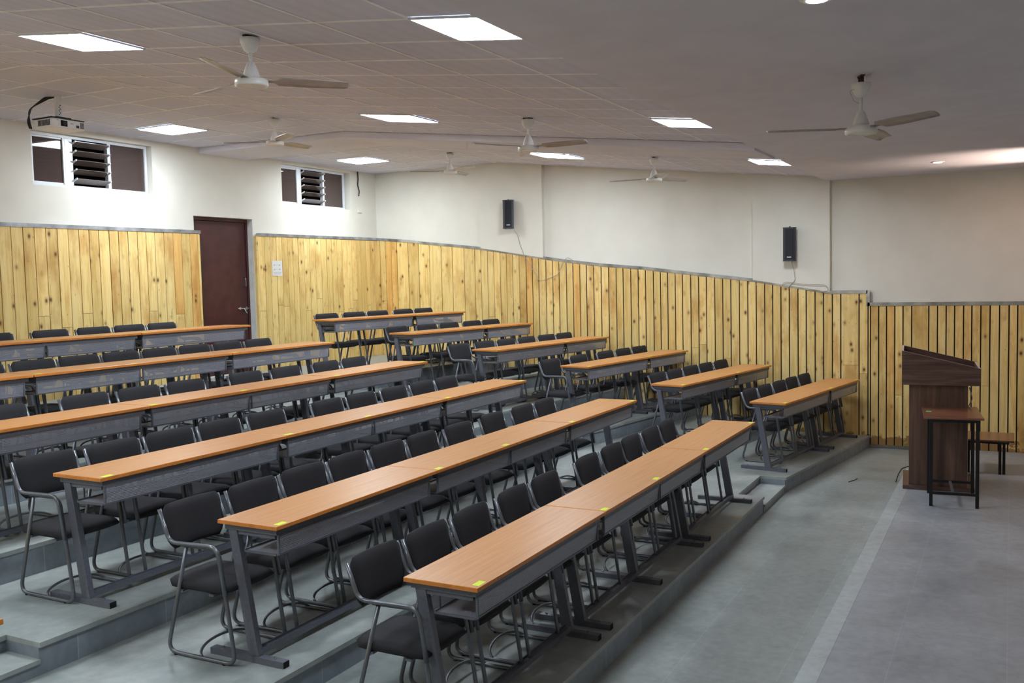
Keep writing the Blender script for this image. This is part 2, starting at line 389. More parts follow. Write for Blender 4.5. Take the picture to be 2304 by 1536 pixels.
# T-bar grid
bm = bmesh.new(); W = 0.0115
for i in range(-10, 19):
    x = 4.185 + 0.529*i
    if x < XL+0.05 or x > XR-0.05 or 9.56 < x < 10.46 or 2.2 < x < 3.1: continue
    slab(bm, x-W, x+W, (2.275, 7.36, YB-0.01), 0.008, -0.004)
for y in [2.76+0.6235*i for i in range(8)] + [7.36, 7.96, 8.56, 9.17]:
    for xa, xb in ((XL, 2.2), (3.1, 9.56), (10.46, XR)):
        slab(bm, xa, xb, (y-W, y+W), 0.008, -0.0045)
struct(obj('trim_3', bm, M['tbar']), 'thin metal grid holding the ceiling tiles')

# walls
H = zw(1.885) + 0.1
def wall_back():
    bm = bmesh.new(); y0, y1 = YB, YB+0.22
    xs = [XL-0.2, 7.05, 8.75, 9.41, 10.54, 11.2, 12.89, XR+0.2]
    bxm(bm, xs[0], xs[1], y0, y1, 0, H); bxm(bm, xs[2], xs[3], y0, y1, 0, H)
    bxm(bm, xs[4], xs[5], y0, y1, 0, H); bxm(bm, xs[6], xs[7], y0, y1, 0, H)
    bxm(bm, xs[1], xs[2], y0, y1, 0, zw(1.20)); bxm(bm, xs[1], xs[2], y0, y1, zw(1.815), H)
    bxm(bm, xs[5], xs[6], y0, y1, 0, zw(1.225)); bxm(bm, xs[5], xs[6], y0, y1, zw(1.835), H)
    bxm(bm, xs[3], xs[4], y0, y1, zw(0.965), H); bxm(bm, xs[3], xs[4], y0, y1, 0, T[6]-0.001)
    return struct(obj('wall_back', bm, M['wall']), 'cream back wall with two high windows and a door')
wall_back()
struct(boxo('wall_left', (XL-0.2, XL, YF-0.2, YB, 0, H), M['wall']))
struct(boxo('wall_front', (XL, XR, YF-0.2, YF, 0, H), M['wall']))
bm = bmesh.new(); bxm(bm, XR, XR+0.2, YF-0.2, YB, 0, H)
struct(obj('wall_right', bm, M['wall']), 'cream far wall with two shallow pilasters')

# wood panelling
TR = [(9.768, 0.777), (9.143, 0.722), (8.723, 0.665), (8.259, 0.615), (7.717, 0.55), (7.143, 0.455), (6.722, 0.383), (6.234, 0.305), (5.606, 0.222),
      (4.881, 0.150), (4.19, 0.058), (3.249, -0.062), (2.76, -0.147), (2.2, -0.250), (2.107, -0.249), (1.714, -0.252), (1.7139, -0.418), (YF, -0.418)]
def trim_z(y):
    for (ya, za), (yb, zb) in zip(TR, TR[1:]):
        if yb <= y <= ya: return za + (zb-za)*(ya-y)/max(ya-yb, 1e-6)
    return TR[0][1] if y > TR[0][0] else TR[-1][1]
def panelling(name, label, a0, a1, wid, gap, top, zb, place, trimh=0.045):
    """boards run along a0..a1; place(a, depth, z) gives the world point"""
    bm = bmesh.new(); lay = bm.faces.layers.float.new('plank')
    def plank(a, b, z0, za, zb_, pid, dep):
        vs = [bm.verts.new(place(*p)) for p in ((a, 0, z0), (b, 0, z0), (b, 0, zb_), (a, 0, za), (a, dep, z0), (b, dep, z0), (b, dep, zb_), (a, dep, za))]
        for q in ((0, 1, 2, 3), (4, 7, 6, 5), (0, 4, 5, 1), (1, 5, 6, 2), (2, 6, 7, 3), (3, 7, 4, 0)):
            f = bm.faces.new([vs[i] for i in q]); f[lay] = pid; f.material_index = 0
    a = a0
    while a < a1-0.02:
        wd = wid(a); b = min(a+wd, a1); g = gap(a)
        if a1-b < 0.03: b = a1
        za = top(a)-trimh; zb_ = top(b-g)-trimh; pid = random.random()
        if abs(za-zb_) > 0.14: za = zb_ = min(za, zb_)
        if random.random() < 0.2:
            zc = max(zb+0.2, min(za, zb_)-0.95-random.random()*0.25)
            plank(a, b-g, zb, zc-0.002, zc-0.002, random.random()*0.9, 0.016); plank(a, b-g, zc+0.002, za, zb_, pid, 0.016+random.random()*0.003)
        else: plank(a, b-g, zb, za, zb_, pid, 0.015+random.random()*0.004)
        a = b
    # dark battens and shadow gap behind the boards
    prev = a0; n = max(2, int((a1-a0)/0.3))
    for i in range(n):
        p, q = a0+(a1-a0)*i/n, a0+(a1-a0)*(i+1)/n
        vs = [bm.verts.new(place(*pp)) for pp in ((p, 0.002, zb), (q, 0.002, zb), (q, 0.002, min(top(q-0.001), top(p+0.001))-trimh-0.004), (p, 0.002, min(top(p+0.001), top(q-0.001))-trimh-0.004))]
        f = bm.faces.new(vs); f.material_index = 1
    return struct(obj(name, bm, [M['planks'], M['dark_gap']]), label)
def jit(base, lo, hi): return lambda a: base*random.uniform(lo, hi)
def wid_far(y):
    if 7.8 < y < 9.4: return 0.215*random.uniform(0.9, 1.1) if random.random() < 0.7 else 0.12
    return (0.118 if y > 1.7 else 0.103)*random.uniform(0.93, 1.07) * (2.0 if random.random() < 0.06 else 1)
def gap_far(y): return 0.010 if y > 6.8 else 0.016
far_place = lambda y, d, z: (XP+0.018-d, y, z)
panelling('wall_right', 'knotty yellow pine boards on the lower far wall beside the tiers', 1.714, YP+0.016, wid_far, gap_far, lambda y: zw(trim_z(y)), 0.0, far_place)
panelling('wall_right', 'knotty yellow pine boards on the far wall beside the stage', YF+0.02, 1.714, wid_far, gap_far, lambda y: zw(-0.418), 0.045, far_place)
back_place = lambda x, d, z: (x, YP+0.018-d, z)
panelling('wall_back', 'pine boards on the back wall left of the door', XL+0.02, 9.47, jit(0.142, 0.95, 1.05), lambda a: 0.010, lambda x: zw(0.760), T[6], back_place)
panelling('wall_back', 'pine boards on the back wall right of the door', 10.58, XP+0.016, jit(0.128, 0.9, 1.1), lambda a: 0.007, lambda x: zw(0.768), T[6], back_place)
left_place = lambda y, d, z: (XL+0.002+d, y, z)
panelling('wall_left', 'pine boards on the near wall', YF+0.02, YP-0.02, jit(0.12, 0.95, 1.05), lambda a: 0.01, lambda y: zw(trim_z(y)), T[6] if False else 0.0, left_place)
# returns of boards at the door opening
# steel trims
def trim_strip(name, pts, place, h=0.045):
    bm = bmesh.new()
    for (a, za), (b, zb) in zip(pts, pts[1:]):
        if abs(a-b) < 0.01:
            vs = [(a-0.03, 0, min(za, zb)-h), (a+0.015, 0, min(za, zb)-h), (a+0.015, 0, max(za, zb)), (a-0.03, 0, max(za, zb))]
        else: vs = [(a, 0, za-h), (b, 0, zb-h), (b, 0, zb), (a, 0, za)]
        lo = [bm.verts.new(place(p[0], -0.025, zw(p[2]))) for p in vs]; hi = [bm.verts.new(place(p[0], 0.024, zw(p[2]))) for p in vs]
        bm.faces.new(lo); bm.faces.new(hi[::-1])
        for i in range(4): bm.faces.new((lo[i], lo[(i+1) % 4], hi[(i+1) % 4], hi[i]))
    return struct(obj(name, bm, M['trim_steel']), 'dull steel strip capping the pine boards')
trim_strip('trim_4', TR, far_place)
bm = bmesh.new()
for ya, yb in ((2.2, 3.249), (6.55, 7.68)):
    nseg = 6
    for i in range(nseg):
        p, q = ya+(yb-ya)*i/nseg, ya+(yb-ya)*(i+1)/nseg
        ztop = lambda y: cz(y)+0.02 if y > 2.28 else zw(1.26)
        vs = [bm.verts.new((x, y, z)) for x in (XR-0.085, XR+0.01) for y, z in ((p, zw(trim_z(p))-0.02), (q, zw(trim_z(q))-0.02), (q, ztop(q)), (p, ztop(p)))]
        for f in ((0, 3, 2, 1), (4, 5, 6, 7), (0, 1, 5, 4), (3, 7, 6, 2)): bm.faces.new([vs[j] for j in f])
        if i == 0: bm.faces.new([vs[j] for j in (0, 4, 7, 3)])
        if i == nseg-1: bm.faces.new([vs[j] for j in (1, 2, 6, 5)])
struct(obj('wall_right', bm, M['wall']), 'two shallow cream pilasters on the far wall')
trim_strip('trim_5', [(XL+0.02, 0.745), (6.6, 0.755), (9.476, 0.765)], back_place)
trim_strip('trim_6', [(10.60, 0.765), (11.8, 0.769), (XP-0.02, 0.778)], back_place)

# door
d = struct(empty('door_1', (9.41, YB+0.10, T[6])), 'closed maroon metal door in the back wall')
DH = zw(0.965) - T[6]
boxo('door_leaf', (0.045, 1.085, 0.015, 0.06, 0.01, DH-0.05), M['maroon'], d, 0.003)
bm = bmesh.new(); bxm(bm, 0, 0.045, 0, 0.08, 0, DH); bxm(bm, 1.085, 1.13, 0, 0.08, 0, DH); bxm(bm, 0.045, 1.085, 0, 0.08, DH-0.045, DH)
obj('door_frame', bm, M['maroon'], d)
boxo('door_lining', (1.122, 1.13, -0.098, 0, 0, DH), M['jamb_grey'], d)
bm = bmesh.new(); tube(bm, fillet([(1.02, 0.015, 1.24), (1.02, -0.03, 1.25), (1.02, -0.03, 1.37), (1.02, 0.015, 1.38)], 0.02), 0.006)
obj('door_handle', bm, M['steel'], d)
bm = bmesh.new(); tube(bm, [(0.86, 0.0, 0.93), (1.1, 0.0, 0.93)], 0.009); tube(bm, [(0.99, 0.0, 0.93), (1.03, -0.02, 0.855)], 0.011)
bxm(bm, 0.9, 0.93, 0.0, 0.015, 0.91, 0.95); bxm(bm, 1.03, 1.06, 0.0, 0.015, 0.91, 0.95)
obj('door_bolt', bm, M['steel'], d)
# pine edging beside the door
bm = bmesh.new(); lay = bm.faces.layers.float.new('plank')
for f in bxm(bm, 10.545, 10.578, YP, YB, T[6], zw(0.72)): f[lay] = 0.3
struct(obj('trim_7', bm, M['planks']), 'narrow pine return at the right side of the door')

# windows
def window(name, label, x0, x1, z0, z1, m1, m2, right_end):
    t = struct(empty(name, (x0, YB+0.07, z0)), label)
    Wd, Hh = x1-x0, z1-z0; f = 0.035
    a0, a1, b0, b1 = m1[0]-x0, m1[1]-x0, m2[0]-x0, m2[1]-x0
    bm = bmesh.new(); bxm(bm, 0, Wd, 0, 0.06, 0, f); bxm(bm, 0, Wd, 0, 0.06, Hh-f, Hh); bxm(bm, 0, f, 0, 0.06, f, Hh-f); bxm(bm, Wd-f, Wd, 0, 0.06, f, Hh-f)
    bxm(bm, a0, a1, 0, 0.06, f, Hh-f); bxm(bm, b0, b1, 0, 0.06, f, Hh-f)
    bxm(bm, f, a0, 0.012, 0.03, f, f+0.02); bxm(bm, f, a0, 0.012, 0.03, Hh-f-0.02, Hh-f); bxm(bm, a0-0.025, a0, 0.0, 0.03, f, Hh-f)
    obj('window_frame', bm, M['alu_white'], t, 0.002)
    boxo('pane', (f, a0, 0.02, 0.025, f, Hh-f), M['pane'], t); boxo('pane', (b1, Wd-f, 0.02, 0.025, f, Hh-f), M['pane'], t)
    n = 5; st = (Hh-2*f)/n
    for i in range(n):
        zc = f + st*(i+0.5); bm = bmesh.new()
        y_in, y_out, dz = -0.055, 0.055, st*0.22
        vs = [bm.verts.new(p) for p in ((a1+0.012, y_in, zc+dz), (b0-0.012, y_in, zc+dz), (b0-0.012, y_out, zc-dz-0.0), (a1+0.012, y_out, zc-dz),
                                        (a1+0.012, y_in, zc+dz+0.005), (b0-0.012, y_in, zc+dz+0.005), (b0-0.012, y_out, zc-dz+0.005), (a1+0.012, y_out, zc-dz+0.005))]
        for q in ((0,3,2,1),(4,5,6,7),(0,1,5,4),(1,2,6,5),(2,3,7,6),(3,0,4,7)): bm.faces.new([vs[j] for j in q])
        lv = obj('louvre', bm, M['louvre'], t)
        bm = bmesh.new()
        for xx in (a1, b0-0.014):
            vs = [bm.verts.new(p) for p in ((xx, y_in, zc+dz-0.006), (xx, y_in, zc+dz+0.012), (xx, 0.02, zc+0.006), (xx, 0.02, zc-0.012))]
            ve = [bm.verts.new((v.co.x+0.014, v.co.y, v.co.z)) for v in vs]
            bm.faces.new(vs); bm.faces.new(ve[::-1])
            for j in range(4): bm.faces.new((vs[j], ve[j], ve[(j+1) % 4], vs[(j+1) % 4]))
        obj('louvre_clip', bm, M['alu_white'], lv)
    bm = bmesh.new(); bxm(bm, -0.2, Wd+0.2, 0.16, 0.17, -0.2, Hh+0.2)
    return t
window('window_1', 'larger white framed window with middle louvres, nearer the camera', 7.08, 8.73, zw(1.2), zw(1.815), (7.53, 7.635), (8.128, 8.17), 0)
window('window_2', 'smaller white framed window with middle louvres, near the far corner', 11.24, 12.82, zw(1.225), zw(1.835), (11.65, 11.73), (12.255, 12.295), 0)
nb = struct(boxo('wall_outside', (6.0, 13.9, YB+1.2, YB+1.3, 1.5, 5.0), M['night_wall']), 'dark exterior seen through the windows')

# ---------------------------------------------------------------- ceiling lights
def panel_light(x0, x1, y0, y1, label, group='square ceiling light panels'):
    xc, yc = (x0+x1)/2, (y0+y1)/2
    t = empty('ceiling_light', (xc, yc, cz(yc)-0.006)); tag(t, label, 'ceiling light', group)
    t.rotation_euler = (math.atan(SL) if yc < 7.36 else 0, 0, 0)
    a, b = (x1-x0)/2, (y1-y0)/2
    bm = bmesh.new(); f = 0.012
    bxm(bm, -a, a, -b, -b+f, -0.008, 0.004); bxm(bm, -a, a, b-f, b, -0.008, 0.004); bxm(bm, -a, -a+f, -b+f, b-f, -0.008, 0.004); bxm(bm, a-f, a, -b+f, b-f, -0.008, 0.004)
    obj('light_frame', bm, M['alu_white'], t)
    boxo('diffuser', (-a+f, a-f, -b+f, b-f, -0.005, 0.003), M['led'], t)
LN = [('at the top left, beside the nearest ceiling fan', 4.19, 4.71, 5.28, 5.92),
      ('at top middle, touching the stage ceiling edge', 4.15, 4.67, 2.34, 2.755),
      ('right of the projector, above the larger window', 7.98, 8.52, 8.56, 9.17),
      ('middle of the sloping ceiling, between two fans', 7.87, 8.41, 5.22, 5.85),
      ('beside the plain stage ceiling, second from the camera', 7.83, 8.35, 2.34, 2.755),
      ('in the far back corner above the smaller window', 11.70, 12.25, 8.53, 9.15),
      ('over the right hand rows, partly behind a fan hub', 11.55, 12.08, 5.18, 5.78),
      ('farthest along the stage ceiling edge', 11.30, 11.85, 2.36, 2.78)]
for l, a, b, c, d_ in LN: panel_light(a, b, c, d_, 'lit square white light panel ' + l)
for y0, y1, nm in ((8.5, 9.1, 'back'), (5.2, 5.8, 'middle'), (2.36, 2.78, 'front')):
    panel_light(0.75, 1.28, y0, y1, 'lit square white light panel over the near aisle, %s one' % nm)

def downlight(x, y, label, cat='downlight'):
    t = tag(empty('downlight', (x, y, zw(1.25))), label, cat)
    bm = bmesh.new(); lathe(bm, [(0.062, -0.008), (0.075, -0.004), (0.078, 0.0), (0.062, 0.0)], 24); obj('trim_ring', bm, M['white_paint'], t)
    bm = bmesh.new(); lathe(bm, [(0.0, -0.012), (0.045, -0.010), (0.061, -0.002), (0.061, 0.0)], 24); obj('lens', bm, M['down'], t)
    return t
downlight(12.14, 0.77, 'small round lit downlight in the stage ceiling near the far wall')
downlight(4.578, 0.8, 'small round lit downlight in the stage ceiling above the frame')
# invented pendant uplighter, added out of view to cast the warm ceiling glow
LPX, LPY, LPZ = 12.1, -0.95, zw(0.55)
t = tag(empty('added_pendant', (LPX, LPY, zw(1.25))), 'invented warm pendant uplighter over the stage, out of view', 'added lamp')
bm = bmesh.new(); lathe(bm, [(0.05, 0), (0.05, -0.02), (0.0, -0.025)], 20); obj('ceiling_rose', bm, M['white_paint'], t)
for a in range(3):
    bm = bmesh.new(); tube(bm, [(0.02*math.cos(a*2.1), 0.02*math.sin(a*2.1), -0.02), (0.15*math.cos(a*2.1), 0.15*math.sin(a*2.1), LPZ-zw(1.25)+0.03)], 0.003, 6); obj('suspension_wire', bm, M['steel'], t)
bm = bmesh.new(); lathe(bm, [(0.0, -0.08), (0.09, -0.06), (0.15, 0.03), (0.143, 0.03), (0.085, -0.045), (0.0, -0.06)], 24, (0, 0, LPZ-zw(1.25))); obj('bowl', bm, M['black_plastic'], t)
bm = bmesh.new(); lathe(bm, [(0.0, -0.05), (0.04, -0.04), (0.04, -0.02), (0.0, -0.01)], 16, (0, 0, LPZ-zw(1.25))); obj('bulb', bm, M['warm'], t)
ld = bpy.data.lights.new('added_uplight', 'SPOT'); ld.energy = WARM_E; ld.color = (1, 0.76, 0.60); ld.shadow_soft_size = 0.04; ld.spot_size = rad(86); ld.spot_blend = 0.5
lo_ = bpy.data.objects.new('added_pendant_light', ld); COL.objects.link(lo_); lo_.parent = t; lo_.location = (0, 0, LPZ-zw(1.25)+0.04)
lo_.rotation_euler = Vector((0.0, 0.62, 0.80)).to_track_quat('-Z', 'Y').to_euler()

# ---------------------------------------------------------------- ceiling fans
def build_fan(drop):
    t = empty('ceiling_fan', (0, 0, 0))
    g = drop-0.28
    bm = bmesh.new(); bxm(bm, -0.012, 0.012, -0.045, 0.045, -0.008, 0.0); bxm(bm, -0.010, 0.010, -0.030, -0.018, -0.03-g*0.6, -0.008); bxm(bm, -0.010, 0.010, 0.018, 0.030, -0.03-g*0.6, -0.008)
    obj('hanger', bm, M['rust'], t)
    g *= 0.5
    bm = bmesh.new(); lathe(bm, [(0.05, -0.014-g), (0.060, -0.018-g), (0.058, -0.045-g), (0.038, -0.090-g), (0.024, -0.10-g), (0.014, -0.105-g)]); obj('canopy', bm, M['white_paint'], t)
    bm = bmesh.new(); lathe(bm, [(0.011, -0.08-g), (0.011, -0.17-(drop-0.28))], 12); obj('downrod', bm, M['white_paint'], t)
    g = drop-0.28
    bm = bmesh.new(); lathe(bm, [(0.015, -0.155-g), (0.022, -0.16-g), (0.033, -0.185-g), (0.044, -0.215-g), (0.050, -0.238-g), (0.052, -0.242-g), (0.044, -0.244-g), (0.044, -0.25-g), (0.055, -0.252-g), (0.058, -0.262-g)]); obj('motor_cover', bm, M['white_paint'], t)
    bm = bmesh.new(); lathe(bm, [(0.06, -0.258-g), (0.092, -0.262-g), (0.099, -0.268-g), (0.100, -0.296-g), (0.094, -0.304-g), (0.080, -0.306-g), (0.074, -0.300-g), (0.0, -0.302-g)], 32); obj('motor_housing', bm, M['white_paint'], t)
    zb = -0.268-g
    for k in range(3):
        bm = bmesh.new(); a = 2*PI*k/3; ca, sa = math.cos(a), math.sin(a)
        secs = [(0.085, 0.022, 0.0), (0.14, 0.028, 0.0), (0.17, 0.055, 0.012), (0.30, 0.060, 0.014), (0.48, 0.052, 0.012), (0.575, 0.046, 0.011), (0.59, 0.030, 0.010)]
        rows = []
        for r, hw, tl in secs:
            rw = []
            for s in (-1, -0.5, 0, 0.5, 1):
                zz = zb - tl*s*1.0 + 0.006*(1-s*s)
                yy = hw*s - (0.008 if r > 0.16 else 0)
                rw.append((r*ca-yy*sa, r*sa+yy*ca, zz))
            rows.append(rw)
        top = [[bm.verts.new((p[0], p[1], p[2]+0.0015)) for p in rw] for rw in rows]; bot = [[bm.verts.new((p[0], p[1], p[2]-0.0015)) for p in rw] for rw in rows]
        nr, nc = len(rows), 5
        for i in range(nr-1):
            for j in range(nc-1):
                f = bm.faces.new((top[i][j], top[i+1][j], top[i+1][j+1], top[i][j+1])); f.smooth = True
                f = bm.faces.new((bot[i][j], bot[i][j+1], bot[i+1][j+1], bot[i+1][j])); f.smooth = True
            for j in (0, nc-1): bm.faces.new((top[i][j], top[i+1][j], bot[i+1][j], bot[i][j]))
        for i in (0, nr-1):
            for j in range(nc-1): bm.faces.new((top[i][j], top[i][j+1], bot[i][j+1], bot[i][j]))
        obj('blade', bm, M['blade'], t)
    return t
FANS = [(4.445, 4.095, None, 79, 'nearest and largest, at the upper left'), (8.36, 7.39, None, 119, 'above the maroon door, behind the nearest fan'),
        (7.99, 4.0, None, 31, 'mid ceiling, in front of the boxed bulkhead'), (11.99, 7.29, None, 5, 'smallest and farthest, above the back corner'),
        (11.51, 4.0, None, 94, 'above the right hand rows against the cream wall')]
fan0 = build_fan(0.28)
for i, (x, y, z, a, l) in enumerate(FANS):
    f = fan0 if i == 0 else copy_tree(fan0)
    f.location = (x, y, cz(y)-0.001); f.rotation_euler = (0, 0, rad(a))
    tag(f, 'white three blade ceiling fan ' + l, 'ceiling fan', 'ceiling fans')
f = build_fan(0.345); f.location = (6.5, 0.864, zw(1.25)-0.001); f.rotation_euler = (0, 0, rad(113))
tag(f, 'ceiling fan hanging from the plain stage ceiling at the right, with exposed hanger', 'ceiling fan', 'ceiling fans')
for ch in f.children:
    if ch.name.startswith('canopy'):
        bm = bmesh.new(); tube(bm, fillet([(0.05, 0.03, -0.09), (0.085, 0.045, -0.10), (0.05, 0.02, -0.16), (0.012, 0.005, -0.175)], 0.03), 0.0016, 6); obj('loose_wire', bm, M['wire_white'], ch)

# ---------------------------------------------------------------- desks
def build_desk(L, legs, panels, stickers):
    t = empty('desk', (0, 0, 0)); D = 0.42
    bm = bmesh.new(); fs = bxm(bm, 0.002, L-0.002, 0, D, 0.748, 0.77)
    for i in (2, 3, 4, 5): fs[i].material_index = 1
    obj('table_top', bm, [M['desk_top'], M['edge_orange']], t, 0.003)
    bm = bmesh.new()
    bxm(bm, 0.03, L-0.03, 0.025, 0.05, 0.715, 0.748); bxm(bm, 0.03, L-0.03, D-0.05, D-0.025, 0.715, 0.748)
    bxm(bm, 0.03, 0.055, 0.05, D-0.05, 0.715, 0.748); bxm(bm, L-0.055, L-0.03, 0.05, D-0.05, 0.715, 0.748)
    obj('top_frame', bm, M['grey_metal'], t, 0.002)
    for lx in legs:
        bm = bmesh.new(); a = 0.019
        b0 = [(lx-a, 0.192, 0.036), (lx+a, 0.192, 0.036), (lx+a, 0.262, 0.036), (lx-a, 0.262, 0.036)]
        b1 = [(lx-a, 0.315, 0.715), (lx+a, 0.315, 0.715), (lx+a, 0.375, 0.715), (lx-a, 0.375, 0.715)]
        lo = [bm.verts.new(p) for p in b0]; hi = [bm.verts.new(p) for p in b1]
        bm.faces.new(lo[::-1]); bm.faces.new(hi)
        for i in range(4): bm.faces.new((lo[i], lo[(i+1) % 4], hi[(i+1) % 4], hi[i]))
        bxm(bm, lx-0.012, lx+0.012, 0.05, 0.37, 0.69, 0.715)
        obj('leg', bm, M['grey_metal'], t, 0.002)
        bm = bmesh.new(); fs = bxm(bm, lx-0.024, lx+0.024, 0.015, 0.545, 0.0, 0.036)
        ins = bmesh.ops.inset_individual(bm, faces=[fs[2], fs[4]], thickness=0.006)
        for ff in (fs[2], fs[4]): ff.material_index = 1
        ft = obj('foot', bm, [M['grey_metal'], M['hole_black']], t)
        bm = bmesh.new()
        bm.free()
        for yy in (0.09, 0.47):
            bm = bmesh.new(); lathe(bm, [(0.008, 0.036), (0.008, 0.046), (0.0, 0.047)], 6, (lx, yy, 0), 0, False)
            obj('bolt', bm, M['steel'], ft)
    bm = bmesh.new(); a, b = legs[0], legs[-1]
    bxm(bm, a+0.019, b-0.019, 0.196, 0.202, 0.038, 0.070); bxm(bm, a+0.019, b-0.019, 0.202, 0.242, 0.053, 0.060); bxm(bm, a+0.019, b-0.019, 0.242, 0.248, 0.038, 0.070)
    obj('foot_rail', bm, M['grey_metal'], t)
    for p0, p1 in panels:
        bm = bmesh.new()
        def sheet(q0, q1, q2, q3, th):
            lo = [bm.verts.new(q) for q in (q0, q1, q2, q3)]; hi = [bm.verts.new((q[0], q[1]+th[0], q[2]+th[1])) for q in (q0, q1, q2, q3)]
            bm.faces.new(lo); bm.faces.new(hi[::-1])
            for i in range(4): bm.faces.new((lo[i], lo[(i+1) % 4], hi[(i+1) % 4], hi[i]))
        sheet((p0, 0.026, 0.712), (p1, 0.026, 0.712), (p1, 0.040, 0.606), (p0, 0.040, 0.606), (0.0015, 0))
        mp_ = obj('modesty_panel', bm, M['perforated'], t)
        bm = bmesh.new(); bxm(bm, p0, p0+0.010, 0.026, 0.038, 0.606, 0.712); bxm(bm, p1-0.010, p1, 0.026, 0.038, 0.606, 0.712); bxm(bm, p0, p1, 0.036, 0.044, 0.601, 0.610)
        bxm(bm, p0, p1, 0.024, 0.032, 0.704, 0.715)
        obj('panel_edge', bm, M['grey_metal'], mp_)
        bm = bmesh.new(); sheet((p0, 0.042, 0.603), (p1, 0.042, 0.603), (p1, 0.27, 0.607), (p0, 0.27, 0.607), (0, 0.0015))
        sh = obj('book_shelf', bm, M['perforated'], t)
        bm = bmesh.new(); bxm(bm, p0, p1, 0.265, 0.273, 0.600, 0.616); bxm(bm, p0, p0+0.006, 0.05, 0.27, 0.598, 0.610); bxm(bm, p1-0.006, p1, 0.05, 0.27, 0.598, 0.610)
        for q in (p0+0.05, p1-0.05): tube(bm, [(q, 0.268, 0.61), (q, 0.27, 0.75)], 0.005, 6)
        obj('shelf_edge', bm, M['grey_metal'], sh)
    for sx, yy in stickers:
        bm = bmesh.new(); bxm(bm, sx-0.035, sx+0.035, yy-0.008, yy+0.03, 0.770, 0.7706); s = obj('sticker', bm, M['sticker'], t)
        s['label'] = 'small fluorescent yellow sticker'
    for o_ in t.children:
        for q_ in [o_] + list(o_.children):
            for v in q_.data.vertices:
                if v.co.z > 0.06: v.co.z = 0.06 + (v.co.z-0.06)*(0.722/0.71)
    return t
dA = build_desk(1.595, [0.055, 1.50], [(0.045, 1.53)], [(0.07, 0.02)])
dB = build_desk(2.20, [0.095, 1.06, 2.105], [(0.03, 1.075), (1.10, 2.14)], [(0.05, 0.02), (1.02, 0.02)])
dC = build_desk(1.635, [0.095, 1.54], [(0.02, 1.56)], [(0.06, 0.02), (1.575, 0.02)])
dD = build_desk(1.60, [0.065, 1.51], [(0.04, 1.56)], [(0.07, 0.02)])
dE = build_desk(1.15, [0.095, 1.055], [(0.04, 1.09)], [(0.05, 0.02), (1.09, 0.02)])
used = set()
def place(proto, loc, rz, label, cat, group):
    if proto in used: o = copy_tree(proto)
    else: o = proto; used.add(proto)
    o.location = loc; o.rotation_euler = (0, 0, rz)
    return tag(o, label, cat, group)
ORD = {1: 'front', 2: 'second', 3: 'third', 4: 'fourth', 5: 'fifth', 6: 'rearmost'}
CX = {1: 3.76, 2: 3.75, 3: 3.66, 4: 3.40, 5: 3.33, 6: 3.27}
CY = {1: 2.2, 2: 3.41, 3: 4.64, 4: 5.735, 5: 6.97, 6: 8.2}
for k in range(1, 7):
    x0 = CX[k]
    for pr, off, nm in ((dA, 0, 'left end'), (dB, 1.60, 'middle'), (dC, 3.81, 'right end')):
        place(pr, (x0+off, CY[k], T[k]), 0, 'long orange-brown desk, %s unit of the %s centre row' % (nm, ORD[k]), 'desk', 'desks in the centre rows')
RO = {1: (10.62, 2.20), 2: (10.58, 3.36), 3: (10.69, 4.59), 4: (10.48, 5.745), 5: (10.375, 6.96), 6: (9.98, 7.93)}
for k in range(1, 7):
    x0, y0 = RO[k]
    u = (math.cos(ANG), -math.sin(ANG))
    place(dD, (x0, y0, T[k]), -ANG, 'orange-brown desk, longer left unit of the %s right hand row' % ORD[k], 'desk', 'desks in the right hand rows')
    place(dE, (x0+u[0]*1.61, y0+u[1]*1.61, T[k]), -ANG, 'orange-brown desk, shorter unit by the far wall, %s right hand row' % ORD[k], 'desk', 'desks in the right hand rows')
# one desk of the near left-hand section, only its corner in view
u = (math.cos(ANG), math.sin(ANG))
place(dA, (2.26-u[0]*1.595, 3.46-u[1]*1.595, T[2]), ANG, 'orange-brown desk of the near section, only its corner showing at the left edge', 'desk', None)

